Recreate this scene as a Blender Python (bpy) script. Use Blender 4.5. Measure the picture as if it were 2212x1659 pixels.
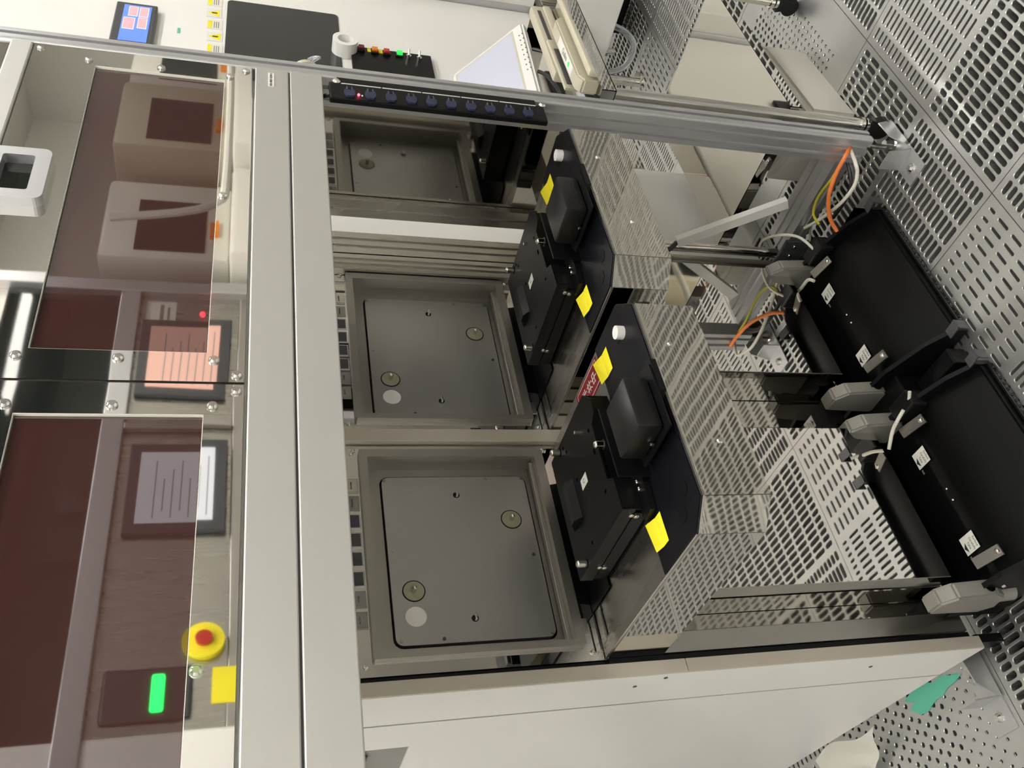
import bpy, bmesh, math, random
from mathutils import Vector, Matrix
random.seed(4)
sc = bpy.context.scene
for o in list(bpy.data.objects): bpy.data.objects.remove(o)
COL = sc.collection

# ---------------------------------------------------------------- camera
RW = [[-0.1700880312814414, -0.22967035714719322, -0.9582909728588102],
      [-0.7624149749380866, 0.6467887109566501, -0.019691860480729587],
      [0.6243344196862454, 0.7272660382741077, -0.28511513809007616]]
cd = bpy.data.cameras.new('camera'); cam = bpy.data.objects.new('camera', cd); COL.objects.link(cam)
M = Matrix.Identity(4)
for k in range(3):
    M[k][0] = RW[0][k]; M[k][1] = -RW[1][k]; M[k][2] = -RW[2][k]
M[0][3], M[1][3], M[2][3] = -1.83742, -0.81702, 1.43118
cam.matrix_world = M
cd.sensor_width = 36; cd.lens = 1890.34 * 36 / 2212; cd.clip_start = .02
sc.camera = cam
sc.view_settings.view_transform = 'Standard'; sc.view_settings.look = 'None'
sc.view_settings.gamma = 1; sc.view_settings.use_curve_mapping = False
sc.view_settings.exposure = 1.35

# ---------------------------------------------------------------- world and lights
w = bpy.data.worlds.new('world'); sc.world = w; w.use_nodes = True
w.node_tree.nodes['Background'].inputs[0].default_value = (1, .95, .87, 1)
w.node_tree.nodes['Background'].inputs[1].default_value = .25

# ---------------------------------------------------------------- materials
def mat(name, col, metal=0, rough=.5, bump=None, emit=None, trans=0, ior=None, streak=None, mottle=None, coat=0, spec=None):
    m = bpy.data.materials.new(name); m.use_nodes = True
    nt = m.node_tree; b = nt.nodes['Principled BSDF']
    b.inputs['Base Color'].default_value = (*col, 1); b.inputs['Metallic'].default_value = metal
    b.inputs['Roughness'].default_value = rough; b.inputs['Transmission Weight'].default_value = trans
    b.inputs['Coat Weight'].default_value = coat
    if spec is not None: b.inputs['Specular IOR Level'].default_value = spec
    if ior: b.inputs['IOR'].default_value = ior
    if emit:
        b.inputs['Emission Color'].default_value = (*emit[:3], 1); b.inputs['Emission Strength'].default_value = emit[3]
    def tex(scale, detail=3):
        tc = nt.nodes.new('ShaderNodeTexCoord'); mp = nt.nodes.new('ShaderNodeMapping')
        n = nt.nodes.new('ShaderNodeTexNoise'); n.inputs['Scale'].default_value = 1; n.inputs['Detail'].default_value = detail
        nt.links.new(tc.outputs['Object'], mp.inputs[0]); nt.links.new(mp.outputs[0], n.inputs['Vector'])
        mp.inputs['Scale'].default_value = scale if hasattr(scale, '__len__') else (scale,)*3
        return n.outputs['Fac']
    if bump:
        bp = nt.nodes.new('ShaderNodeBump'); bp.inputs['Strength'].default_value = bump[1]; bp.inputs['Distance'].default_value = bump[2]
        nt.links.new(tex(bump[0], 1 if bump[2] > .0009 else 2), bp.inputs['Height']); nt.links.new(bp.outputs[0], b.inputs['Normal'])
    if streak:
        r = nt.nodes.new('ShaderNodeMapRange'); r.inputs['To Min'].default_value = rough-streak[1]; r.inputs['To Max'].default_value = rough+streak[1]
        nt.links.new(tex(streak[0]), r.inputs[0]); nt.links.new(r.outputs[0], b.inputs['Roughness'])
    if mottle:
        mx = nt.nodes.new('ShaderNodeMix'); mx.data_type = 'RGBA'
        mx.inputs['A'].default_value = (*[c*(1-mottle[1]) for c in col], 1); mx.inputs['B'].default_value = (*[min(1, c*(1+mottle[1])) for c in col], 1)
        nt.links.new(tex(mottle[0]), mx.inputs['Factor']); nt.links.new(mx.outputs['Result'], b.inputs['Base Color'])
    return m
m_mirror = mat('mirror_steel', (.77, .755, .72), 1, .025, bump=(2.2, .35, .006))
m_wavy = mat('wavy_mirror_steel', (.66, .64, .585), 1, .03, bump=(9, .3, .0006))
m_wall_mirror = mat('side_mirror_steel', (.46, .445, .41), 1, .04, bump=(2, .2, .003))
m_sus = mat('brushed_steel', (.52, .50, .465), 1, .32, streak=((3, 3, 60), .06))
m_sus_dk = mat('satin_steel', (.50, .48, .44), 1, .28, streak=((40, 3, 3), .05))
m_bezel = mat('bezel_steel', (.40, .38, .345), .8, .36, streak=((8, 8, 8), .03))
m_door = mat('port_door_plate', (.50, .49, .475), .75, .30, streak=((4, 4, 40), .03))
m_alu = mat('anodised_aluminium', (.60, .60, .61), .85, .38, streak=((5, 5, 2), .05))
m_beam = mat('beam_aluminium', (.54, .53, .505), .55, .45, mottle=((1, 60, 60), .02))
m_floor = mat('cast_floor_aluminium', (.62, .62, .605), .9, .33, mottle=(7, .12), bump=(90, .12, .0008))
m_chrome = mat('chrome', (.72, .70, .66), 1, .07)
m_screw = mat('screw_steel', (.72, .70, .66), 1, .16)
m_black = mat('black_anodised', (.004, .004, .0045), 0, .40, spec=.22, bump=(400, .1, .0004))
m_navy = mat('black_lacquer', (.004, .004, .006), 0, .30, spec=.25)
m_blackp = mat('black_plastic', (.007, .007, .007), 0, .36, spec=.35, bump=(500, .2, .0003))
m_tray = mat('black_tray_sheet', (.0018, .0018, .0018), 0, .42, spec=.12)
m_white = mat('white_paint', (.86, .85, .81), 0, .28, mottle=(2, .02), coat=.2)
m_cream = mat('cream_paint', (.70, .68, .61), 0, .35)
m_ivory = mat('ivory_plastic', (.50, .47, .36), 0, .38)
m_whitep = mat('white_plastic', (.72, .71, .68), 0, .35)
m_beige = mat('beige_strip', (.58, .53, .45), .25, .30)
m_amber = mat('amber_acrylic', (.050, .019, .016), 0, .02, spec=.5, ior=2.35)
m_yellow = mat('yellow_tag', (.93, .80, .02), 0, .6)
m_red = mat('red_label', (.30, .012, .018), 0, .45)
m_ltext = mat('label_ink', (.03, .03, .03), 0, .6)
m_lgrey = mat('label_grey_ink', (.25, .24, .21), 0, .6)
m_lwhite = mat('label_white', (.80, .79, .72), 0, .5)
m_cup = mat('suction_cup', (.42, .41, .28), 0, .4, trans=.15)
m_disc = mat('white_disc', (.88, .85, .82), 0, .7)
m_grey = mat('grey_block', (.32, .31, .28), .4, .38)
m_dgrey = mat('dark_grey', (.06, .06, .065), 0, .4)
m_blue = mat('blue_nozzle', (.018, .026, .070), 0, .4, trans=.1)
m_clear = mat('clear_plastic', (.75, .78, .82), 0, .15, trans=.85, ior=1.4)
m_orange = mat('orange_cable', (.85, .22, .05), 0, .45)
m_wcable = mat('white_cable', (.72, .70, .60), 0, .5)
m_ycable = mat('yellow_green_cable', (.50, .46, .03), 0, .5)
m_bcable = mat('black_cable', (.012, .012, .012), 0, .4)
m_teal = mat('teal_residue', (.12, .52, .36), 0, .6)
m_bluest = mat('blue_strap', (.03, .07, .33), 0, .6)
m_void = mat('underfloor_dark', (.004, .004, .004), 0, .9, spec=0)
m_wall = mat('room_wall', (.80, .785, .745), 0, .6)
m_screen = mat('tablet_screen', (.10, .10, .11), 0, .2, emit=(.80, .80, .90, .27))
m_lamp = mat('lamp_diffuser', (.9, .9, .9), 0, .5, emit=(1, .975, .935, 9.5))
m_darkglass = mat('dark_glass', (.006, .008, .007), 0, .03, ior=1.55)
m_gr, m_rd, m_or, m_mr = (mat('green_button', (.02, .55, .08), 0, .35, emit=(.02, .9, .1, .35)), mat('red_button', (.45, .02, .015), 0, .35),
                          mat('orange_button', (.75, .22, .01), 0, .35), mat('maroon_button', (.16, .012, .02), 0, .35))
m_greenled = mat('green_led', (0, .3, .1), 0, .4, emit=(.0, 1, .12, 4))
m_redled = mat('red_led', (.3, 0, 0), 0, .4, emit=(1, .03, .05, 6))
m_amberled = mat('amber_led', (.3, .2, 0), 0, .4, emit=(1, .45, .05, 7))
m_uiblue = mat('screen_blue', (.05, .1, .4), 0, .3, emit=(.12, .24, .85, .42))
m_uipink = mat('screen_pink', (.4, .2, .2), 0, .3, emit=(.55, .32, .36, .42))
m_uipeach = mat('screen_peach', (.4, .2, .2), 0, .3, emit=(.85, .55, .38, .30))
m_uiwhite = mat('screen_white', (.4, .4, .4), 0, .3, emit=(.75, .75, .85, .30))
m_uigrey = mat('screen_grey', (.1, .1, .1), 0, .3, emit=(.12, .14, .15, .5))

# ---------------------------------------------------------------- helpers
class B:
    """collects geometry in world coordinates"""
    def __init__(s): s.bm = bmesh.new()
    def box(s, x0, x1, y0, y1, z0, z1, bev=0):
        r = bmesh.ops.create_cube(s.bm, size=1)
        for v in r['verts']:
            v.co = Vector(((x0+x1)/2+v.co.x*(x1-x0), (y0+y1)/2+v.co.y*(y1-y0), (z0+z1)/2+v.co.z*(z1-z0)))
        if bev:
            es = list({e for v in r['verts'] for e in v.link_edges})
            bmesh.ops.bevel(s.bm, geom=es, offset=bev, segments=2, affect='EDGES', profile=.5)
        return s
    def cyl(s, a, b, r, n=20, r2=None):
        a, b = Vector(a), Vector(b); d = b-a
        q = d.to_track_quat('Z', 'Y').to_matrix().to_4x4()
        bmesh.ops.create_cone(s.bm, cap_ends=True, segments=n, radius1=r, radius2=r if r2 is None else r2, depth=d.length,
                              matrix=Matrix.Translation((a+b)/2) @ q)
        return s
    def sph(s, c, r, sc3=(1, 1, 1), n=14):
        bmesh.ops.create_uvsphere(s.bm, u_segments=n, v_segments=n//2+1, radius=r, matrix=Matrix.Translation(c) @ Matrix.Diagonal((*sc3, 1)))
        return s
    def poly(s, pts, ext=None):
        """flat polygon, optionally extruded by vector ext"""
        v = [s.bm.verts.new(p) for p in pts]; f = s.bm.faces.new(v)
        if ext:
            r = bmesh.ops.extrude_face_region(s.bm, geom=[f])
            bmesh.ops.translate(s.bm, verts=[x for x in r['geom'] if isinstance(x, bmesh.types.BMVert)], vec=ext)
            bmesh.ops.recalc_face_normals(s.bm, faces=s.bm.faces)
        return s
    def tube(s, pts, r, n=8, sub=6):
        P = [Vector(p) for p in pts]; C = []
        if len(P) == 2: sub = 1
        for i in range(len(P)-1):
            p0, p1, p2, p3 = P[max(i-1, 0)], P[i], P[i+1], P[min(i+2, len(P)-1)]
            for k in range(sub):
                t = k/sub; C.append(.5*((2*p1)+(p2-p0)*t+(2*p0-5*p1+4*p2-p3)*t*t+(3*p1-p0-3*p2+p3)*t**3))
        C.append(P[-1]); rings = []; up = Vector((.3, .2, .93))
        for i, c in enumerate(C):
            d = (C[min(i+1, len(C)-1)]-C[max(i-1, 0)]).normalized(); a = d.cross(up)
            if a.length < .1: a = d.cross(Vector((1, 0, 0)))
            a.normalize(); b = d.cross(a)
            rings.append([s.bm.verts.new(c+r*(math.cos(2*math.pi*k/n)*a+math.sin(2*math.pi*k/n)*b)) for k in range(n)])
        for i in range(len(rings)-1):
            for k in range(n): s.bm.faces.new((rings[i][k], rings[i][(k+1) % n], rings[i+1][(k+1) % n], rings[i+1][k]))
        s.bm.faces.new(rings[0][::-1]); s.bm.faces.new(rings[-1])
        return s
def org(o):
    return Vector(o['org']) if o is not None and 'org' in o else Vector((0, 0, 0))
def obj(name, b, m, parent=None, smooth=False, at=None, label=None):
    me = bpy.data.meshes.new(name); bm = b.bm
    bmesh.ops.recalc_face_normals(bm, faces=bm.faces)
    o = bpy.data.objects.new(name, me); COL.objects.link(o)
    base = org(parent)
    if parent is None and at is None:
        xs = [v.co for v in bm.verts]
        at = (sum(v.x for v in xs)/len(xs), sum(v.y for v in xs)/len(xs), min(v.z for v in xs))
    if parent is None: base = Vector(at)
    bmesh.ops.translate(bm, verts=bm.verts, vec=-base)
    bm.to_mesh(me); bm.free(); me.materials.append(m)
    if smooth:
        for p in me.polygons: p.use_smooth = True
        me.set_sharp_from_angle(angle=math.radians(38))
    if parent is None: o.location = base
    else: o.parent = parent
    o['org'] = list(base)
    if label: o['label'] = label
    return o
def tag(o, label, cat, group=None):
    o['label'] = label; o['category'] = cat
    if group: o['group'] = group
    return o
def thing(name, label, cat, loc, group=None):
    o = bpy.data.objects.new(name, None); COL.objects.link(o); o.location = loc; o['org'] = list(loc); o.empty_display_size = .05
    return tag(o, label, cat, group)
def struct(name, b, m, **k):
    o = obj(name, b, m, **k); o['kind'] = 'structure'; return o
def copy_tree(o, parent=None):
    c = o.copy(); COL.objects.link(c); c.parent = parent
    for ch in list(o.children): copy_tree(ch, c)
    return c
def screw(p, r=.006, axis=(0, -1, 0), m=None, parent=None, name='screw'):
    a = Vector(axis); p = Vector(p); b = B()
    b.cyl(p, p+a*.002, r*1.15, 14); b.cyl(p+a*.002, p+a*(r*.8), r*.95, 14, r*.6)
    return obj(name, b, m or m_screw, parent, True)
def text(s, size, origin, xdir, ydir, m, parent, name='lettering', align='CENTER', depth=.0002):
    c = bpy.data.curves.new('t', 'FONT'); c.body = s; c.size = size; c.align_x = align; c.align_y = 'CENTER'; c.resolution_u = 2; c.extrude = depth
    t = bpy.data.objects.new('t', c); COL.objects.link(t); bpy.context.view_layer.update()
    me = bpy.data.meshes.new_from_object(t.evaluated_get(bpy.context.evaluated_depsgraph_get()))
    bpy.data.objects.remove(t)
    X = Vector(xdir).normalized(); Y = Vector(ydir).normalized(); Z = X.cross(Y)
    T = Matrix(((X.x, Y.x, Z.x, origin[0]), (X.y, Y.y, Z.y, origin[1]), (X.z, Y.z, Z.z, origin[2]), (0, 0, 0, 1)))
    me.transform(Matrix.Translation(-org(parent)) @ T); me.materials.clear(); me.materials.append(m)
    o = bpy.data.objects.new(name, me); COL.objects.link(o); o.parent = parent; o['org'] = list(org(parent))
    return o
def rrect(cx, cy, w, h, r, n=5):
    P = []
    for sx, sy, a0 in ((1, 1, 0), (-1, 1, 90), (-1, -1, 180), (1, -1, 270)):
        for k in range(n+1):
            a = math.radians(a0+90*k/n); P.append((cx+sx*(w/2-r)+r*math.cos(a), cy+sy*(h/2-r)+r*math.sin(a)))
    return P
def ring_xz(b, outer, inner, y0, y1):
    """frame between two equal-length loops in the XZ plane, from y0 (front) to y1"""
    n = len(outer); bm = b.bm
    V = [[bm.verts.new((p[0], y, p[1])) for p in L] for L in (outer, inner) for y in (y0, y1)]
    of, ob, inf, inb = V
    for i in range(n):
        j = (i+1) % n
        for q in ((of[i], of[j], inf[j], inf[i]), (ob[i], ob[j], inb[j], inb[i]), (of[i], of[j], ob[j], ob[i]), (inf[i], inf[j], inb[j], inb[i])):
            bm.faces.new(q)
    return b

# ---------------------------------------------------------------- the floor: cast ventilated tiles, 0.6 m
T = .6; TH = .03
def slot(cx, cy, L, W, ax):
    r = W*.42; P = rrect(0, 0, L, W, r, 2)
    return [(cx+p[0], cy+p[1]) if ax == 'x' else (cx-p[1], cy+p[0]) for p in P]
def rrect(cx, cy, w, h, r, n=5):
    P = []
    for sx, sy, a0 in ((1, 1, 0), (-1, 1, 90), (-1, -1, 180), (1, -1, 270)):
        for k in range(n+1):
            a = math.radians(a0+90*k/n); P.append((cx+sx*(w/2-r)+r*math.cos(a), cy+sy*(h/2-r)+r*math.sin(a)))
    return P
def circ(cx, cy, r, n=10): return [(cx+r*math.cos(2*math.pi*k/n), cy+r*math.sin(2*math.pi*k/n)) for k in range(n)]
def cell(bm, x0, x1, y0, y1, hole):
    if hole is None:
        bm.faces.new([bm.verts.new(p) for p in ((x0, y0, 0), (x1, y0, 0), (x1, y1, 0), (x0, y1, 0))]); return
    cx, cy, hw, hh = (x0+x1)/2, (y0+y1)/2, (x1-x0)/2, (y1-y0)/2
    hx = max(abs(p[0]-cx) for p in hole); hy = max(abs(p[1]-cy) for p in hole); c = .0011
    sh = [(cx+(p[0]-cx)*(1-c/hx), cy+(p[1]-cy)*(1-c/hy)) for p in hole]
    iv = [bm.verts.new((p[0], p[1], 0)) for p in hole]; mv = [bm.verts.new((p[0], p[1], -.0014)) for p in sh]; lv = [bm.verts.new((p[0], p[1], -.010 if len(hole) == 9 else -TH)) for p in sh]
    seq = []
    for k, p in enumerate(hole):
        dx, dy = p[0]-cx, p[1]-cy; t = min(hw/max(abs(dx), 1e-9), hh/max(abs(dy), 1e-9))
        seq.append((math.atan2(dy, dx) % (2*math.pi), (cx+dx*t, cy+dy*t), k))
    for sx, sy in ((1, 1), (-1, 1), (-1, -1), (1, -1)):
        a = math.atan2(sy*hh, sx*hw) % (2*math.pi)
        k = min(range(len(hole)), key=lambda q: abs((math.atan2(hole[q][1]-cy, hole[q][0]-cx)-a+math.pi) % (2*math.pi)-math.pi))
        seq.append((a, (cx+sx*hw, cy+sy*hh), k))
    seq.sort(key=lambda q: q[0]); ov = [bm.verts.new((q[1][0], q[1][1], 0)) for q in seq]; n = len(seq)
    for i in range(n):
        j = (i+1) % n; a, b2 = iv[seq[i][2]], iv[seq[j][2]]
        f = [ov[i], ov[j], b2, a] if a is not b2 else [ov[i], ov[j], a]
        try: bm.faces.new(f)
        except ValueError: pass
    n = len(hole)
    for i in range(n):
        j = (i+1) % n; bm.faces.new((iv[i], iv[j], mv[j], mv[i])); bm.faces.new((mv[i], mv[j], lv[j], lv[i]))
def region(bm, x0, x1, y0, y1, kind, side='lo'):
    w, h = x1-x0, y1-y0
    if kind in ('fine_y', 'coarse_y', 'sparse_y'):      # slots along Y, one short row at the joint
        nx, n, W, g, sr = {'fine_y': (15, 10, .0096, .0085, .038), 'coarse_y': (15, 10, .0146, .0060, .038), 'sparse_y': (17, 10, .0088, .013, .032)}[kind]
        st = (h-sr)/n; ys = [y0, y0+sr]+[y0+sr+st*(k+1) for k in range(n)]
        if side == 'hi': ys = [y0+y1-v for v in ys][::-1]
        px = w/nx
        for i in range(nx):
            for k in range(n+1):
                a, c = ys[k], ys[k+1]
                cell(bm, x0+i*px, x0+(i+1)*px, a, c, slot(x0+(i+.5)*px, (a+c)/2, (c-a)-g, W, 'y'))
    elif kind in ('coarse_x', 'sparse_x'):
        nx, ny, gx, W = {'coarse_x': (6, 32, .0070, .0140), 'sparse_x': (6, 25, .013, .0088)}[kind]; px, py = (w-.034)/(nx-1), h/ny
        for i in range(nx):
            for k in range(ny):
                xa, xb = x1-(0 if i == 0 else .034+(i-1)*px), x1-(.034+i*px)
                if i < nx: cell(bm, xb, xa, y0+k*py, y0+(k+1)*py, slot((xa+xb)/2, y0+(k+.5)*py, xa-xb-gx, W, 'x'))
    elif kind == 'round':
        nx, ny = 18, 24; px, py = w/nx, h/ny
        for i in range(nx):
            for k in range(ny):
                c2 = .22*px*(1 if k % 2 else -1)
                cell(bm, x0+i*px, x0+(i+1)*px, y0+k*py, y0+(k+1)*py, circ(x0+(i+.5)*px+c2, y0+(k+.5)*py, .0064 if k > 5 else .0048, 9))
def tile_mesh(kind):
    bm = bmesh.new(); h = T/2; mg = {'round': .045, 'pin': .085}.get(kind, .011); g = .0009; e = h-g
    q = h-mg
    if kind in ('round', 'pin'): region(bm, -q, q, -q, q, 'round')
    else:
        kr, kl, side = {'A': ('coarse_x', 'coarse_y', 'lo'), 'B': ('fine_y', 'coarse_x', 'hi'), 'C': ('sparse_x', 'sparse_y', 'lo'),
                        'D': ('coarse_y', 'coarse_x', 'hi'), 'E': ('coarse_y', 'fine_y', 'hi'), 'F': ('sparse_y', 'coarse_x', 'hi')}[kind]
        region(bm, .006, q, -q, q, kr, side); region(bm, -q, -.006, -q, q, kl, side); cell(bm, -.006, .006, -q, q, None)
    for r4 in ((-e, e, q, e), (-e, e, -e, -q), (-e, -q, -q, q), (q, e, -q, q)): cell(bm, *r4, None)
    for a, c in (((-e, -e), (e, -e)), ((e, -e), (e, e)), ((e, e), (-e, e)), ((-e, e), (-e, -e))):
        bm.faces.new([bm.verts.new(p) for p in ((*a, 0), (*c, 0), (*c, -TH), (*a, -TH))])
    me = bpy.data.meshes.new('floor_tile_'+kind); bmesh.ops.recalc_face_normals(bm, faces=bm.faces); bm.to_mesh(me); bm.free(); me.materials.append(m_floor); return me
TM = {k: tile_mesh(k) for k in ('A', 'B', 'C', 'D', 'E', 'F', 'round', 'pin')}
floor = bpy.data.objects.new('floor', None); COL.objects.link(floor); floor['kind'] = 'structure'
spec = {(-1, 0): 'A', (-1, -1): 'B', (-2, 0): 'C', (-2, -1): 'D', (-3, 0): 'D', (-3, 1): 'round', (0, 0): 'pin', (0, -1): 'A', (-2, -2): 'F',
        (-1, -2): 'A', (-3, -1): 'E', (-3, -2): 'B', (1, 0): 'B', (0, 1): 'pin', (1, 1): 'C', (-4, 1): 'round', (-4, 0): 'B', (1, -1): 'D', (2, 0): 'E', (-3, 2): 'C'}
for ix in range(-7, 6):
    for iy in range(-4, 4):
        k = spec.get((ix, iy), random.choice('ABDE'))
        o = bpy.data.objects.new('floor_tile', TM[k]); COL.objects.link(o); o.parent = floor
        o.location = ((ix+.5)*T, (iy+.5)*T, 0)
b = B(); b.box(-4.3, 3.7, -2.5, 2.5, -.42, -.40); struct('floor_plenum', b, m_void)
b = B()
for ix in range(-6, 6): b.box(ix*T-.02, ix*T+.02, -2.4, 2.4, -.10, -.06)
for k in range(9): b.cyl((-3.3+k*.6, .0, -.4), (-3.3+k*.6, 0, -.06), .02, 8)
struct('trim_floor_stringers', b, m_void)

# ---------------------------------------------------------------- room shell
b = B(); b.box(-4.3, 3.7, -2.9, -2.85, -.4, 2.9); struct('wall_front', b, m_wall)
b = B(); b.box(-4.3, 3.7, 2.5, 2.55, -.4, 2.9); struct('wall_back', b, m_wall)
b = B(); b.box(-4.35, -4.3, -2.9, 2.55, -.4, 2.9); struct('wall_left', b, m_wall)
b = B(); b.box(3.7, 3.75, -2.9, 2.55, -.4, 2.9); struct('wall_right', b, m_wall)
b = B(); b.box(-4.3, 3.7, -2.9, 2.55, 2.86, 2.9); struct('ceiling', b, m_wall)
ceil = bpy.data.objects['ceiling']
for x, y in [(x, y) for x in (-3.3, -2.0, -.7, .7, 2.2) for y in (-1.3, -.35)]+[(-2.2, 1.4), (.7, 1.35), (2.2, 1.4)]:  # leftmost and middle rear panels are unseen additions; the rear one brightens the floor
    t = obj('light_panel', B().box(x-.5, x+.5, y-.12, y+.12, 2.80, 2.86, .004), m_white, ceil)
    obj('diffuser', B().box(x-.47, x+.47, y-.09, y+.09, 2.794, 2.80), m_lamp, t)

# ---------------------------------------------------------------- extrusion with T-slots along an axis
def extrusion(x0, x1, y0, y1, z0, z1, axis='z', m=None, name='extrusion', parent=None, grooves=1, faces='xy'):
    d = .004; wd = .004; P = []
    if axis == 'z': u0, u1, v0, v1, s0, s1 = x0, x1, y0, y1, z0, z1
    elif axis == 'y': u0, u1, v0, v1, s0, s1 = x0, x1, z0, z1, y0, y1
    else: u0, u1, v0, v1, s0, s1 = y0, y1, z0, z1, x0, x1
    def side(a, c, nx, ny, ng):
        L = math.dist(a, c); ux, uy = (c[0]-a[0])/L, (c[1]-a[1])/L; out = [a]
        for g in range(ng):
            t = L*(g+1)/(ng+1)
            for tt, dd in ((t-wd, 0), (t-wd, d), (t+wd, d), (t+wd, 0)):
                out.append((a[0]+ux*tt-nx*dd, a[1]+uy*tt-ny*dd))
        return out
    gu, gv = (grooves, grooves) if isinstance(grooves, int) else grooves
    P = side((u0, v0), (u1, v0), 0, -1, gu)+side((u1, v0), (u1, v1), 1, 0, gv)+side((u1, v1), (u0, v1), 0, 1, gu)+side((u0, v1), (u0, v0), -1, 0, gv)
    f = {'z': lambda p, s: (p[0], p[1], s), 'y': lambda p, s: (p[0], s, p[1]), 'x': lambda p, s: (s, p[0], p[1])}[axis]
    b = B(); lo = [b.bm.verts.new(f(p, s0)) for p in P]; hi = [b.bm.verts.new(f(p, s1)) for p in P]; n = len(P)
    for i in range(n): b.bm.faces.new((lo[i], lo[(i+1) % n], hi[(i+1) % n], hi[i]))
    b.bm.faces.new(lo); b.bm.faces.new(hi)
    return obj(name, b, m or m_alu, parent)

# ---------------------------------------------------------------- front frame
fr = thing('machine_frame', 'silver aluminium machine frame with corner post and broad front beam', 'machine frame', (-.9, .11, 0))
b = B(); r = .012
P = [(-.315, .145), (-.315, .0845)]
for k in range(6): a = math.radians(180+18*k); P.append((-.315+.0045+.0045*math.cos(a), .0845+.0045*math.sin(a)))
def post_profile():
    x0, x1, y0, y1 = -.316, -.272, .080, .145; g = .0045; P = []
    P += [(x0, y1)]
    for yy in (.128, .104): P += [(x0, yy+g), (x0+.008, yy+g), (x0+.008, yy-g), (x0, yy-g)]
    for k in range(5): a = math.radians(180+22.5*k); P.append((x0+.006+.006*math.cos(a), y0+.006+.006*math.sin(a)))
    for xx in (-.296,): P += [(xx-g, y0), (xx-g, y0+.008), (xx+g, y0+.008), (xx+g, y0)]
    for k in range(6): a = math.radians(270+18*k); P.append((x1-.012+.012*math.cos(a), y0+.012+.012*math.sin(a)))
    P += [(x1, y1)]
    return P
PP = post_profile(); lo = [b.bm.verts.new((p[0], p[1], .088)) for p in PP]; hi = [b.bm.verts.new((p[0], p[1], 2.2)) for p in PP]
for i in range(len(PP)): b.bm.faces.new((lo[i], lo[(i+1) % len(PP)], hi[(i+1) % len(PP)], hi[i]))
b.bm.faces.new(lo); b.bm.faces.new(hi); obj('corner_post', b, m_alu, fr)
b = B(); b.box(-2.3, -.3165, .080, .135, 1.3775, 1.436, .002); obj('upper_beam', b, m_beam, fr)
b = B(); b.box(-2.3, -.3165, .080, .135, 1.3165, 1.3750, .002); obj('lower_beam', b, m_beam, fr)
b = B(); b.box(-2.3, -.3165, .084, .135, 1.3745, 1.378); obj('beam_joint', b, m_dgrey, fr)
b = B(); b.box(-2.3, -.3165, .080, .135, 1.8, 1.835, .003); obj('top_rail', b, m_beam, fr)
# lower side rail, back posts, side mirror sheet
extrusion(-.278, -.193, .1455, .458, .080, .120, 'y', m_alu, 'side_rail', fr, (2, 1))
b = B(); b.box(-.2735, -.2715, .147, .385, .775, 1.32); obj('side_mirror_sheet', b, m_wall_mirror, fr, label='polished steel side sheet that mirrors the port')
for x0, x1 in ((-.366, -.316), (-.312, -.240)):
    extrusion(x0, x1, .515, .56, .085, 1.5, 'z', m_sus_dk, 'back_post', fr, (2, 1))
extrusion(-.288, -.262, .386, .432, .78, 1.32, 'z', m_sus_dk, 'sheet_post', fr, (1, 1))
b = B(); b.cyl((-.2735, .168, .79), (-.2745, .168, .79), .006, 14); obj('sheet_hole', b, m_void, fr)
b = B(); b.box(-.2745, -.2736, .16, .20, .785-.012, .80); obj('sheet_caution_label', b, m_ivory, fr)
# divider and left rails
b = B(); b.box(-.838, -.808, .522, .54, .085, 1.5, .001); obj('divider_strip', b, m_beige, fr)
b = B(); b.box(-1.289, -1.252, .531, .545, .085, .84); obj('side_strip', b, m_sus, fr)
b = B(); b.box(-1.305, -.30, .66, .67, .085, 1.6); obj('backing_sheet', b, m_black, fr)
b = B(); b.box(-1.302, -1.294, .536, .66, .085, 1.6); obj('gasket', b, m_black, fr)
# little printed label on the beam
lb = obj('beam_label', B().box(-.375, -.331, .0792, .080, 1.403, 1.4135), m_lwhite, fr)
text('000-0007-0204-1', .0062, (-.353, .079, 1.4083), (1, 0, 0), (0, 0, 1), m_ltext, fr)
b = B(); b.box(-.33, -.245, .085, .15, 1.28, 1.33)
# foot of the corner post
b = B(); b.cyl((-.294, .108, .03), (-.294, .108, .088), .006); obj('leveling_foot', b, m_screw, fr, True)

# ---------------------------------------------------------------- brackets
def bracket(x, y, label, s=1):
    t = thing('floor_bracket', label, 'bracket', (x, y, 0), 'anchor brackets at the frame feet')
    b = B()
    b.box(x-.055, x+.055, y-.032, y+.028, .001, .0045); obj('base_plate', b, m_alu, t)
    b = B(); b.box(x-.12*s if s > 0 else x+.055, x-.055 if s > 0 else x+.12, y-.032, y+.028, .0005, .004); obj('flange', b, m_alu, t)
    b = B(); b.poly([(x-.058, y-.034, .004), (x+.050, y-.034, .004), (x+.020, y-.040, .060), (x-.030, y-.040, .055)], (0, .003, 0)); obj('raised_wing', b, m_alu, t)
    b = B(); b.poly([(x-.055*s, y-.03, .004), (x-.055*s, y+.03, .004), (x-.055*s, y+.03, .055), (x-.055*s, y-.015, .055)], (-.003*s, 0, 0)); obj('gusset', b, m_alu, t)
    screw((x-.09*s, y, .004), .010, (0, 0, 1), m_screw, t, 'bolt')
    b = B(); b.cyl((x, y, .004), (x, y, .012), .022, 20); b.cyl((x, y, .012), (x, y, .03), .014, 16, .009); obj('foot_cup', b, m_screw, t, True)
    return t
bracket(-.285, .105, 'steel anchor bracket under the front corner post')
bracket(-1.335, .645, 'steel anchor bracket under the white cabinet corner', s=1)

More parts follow.
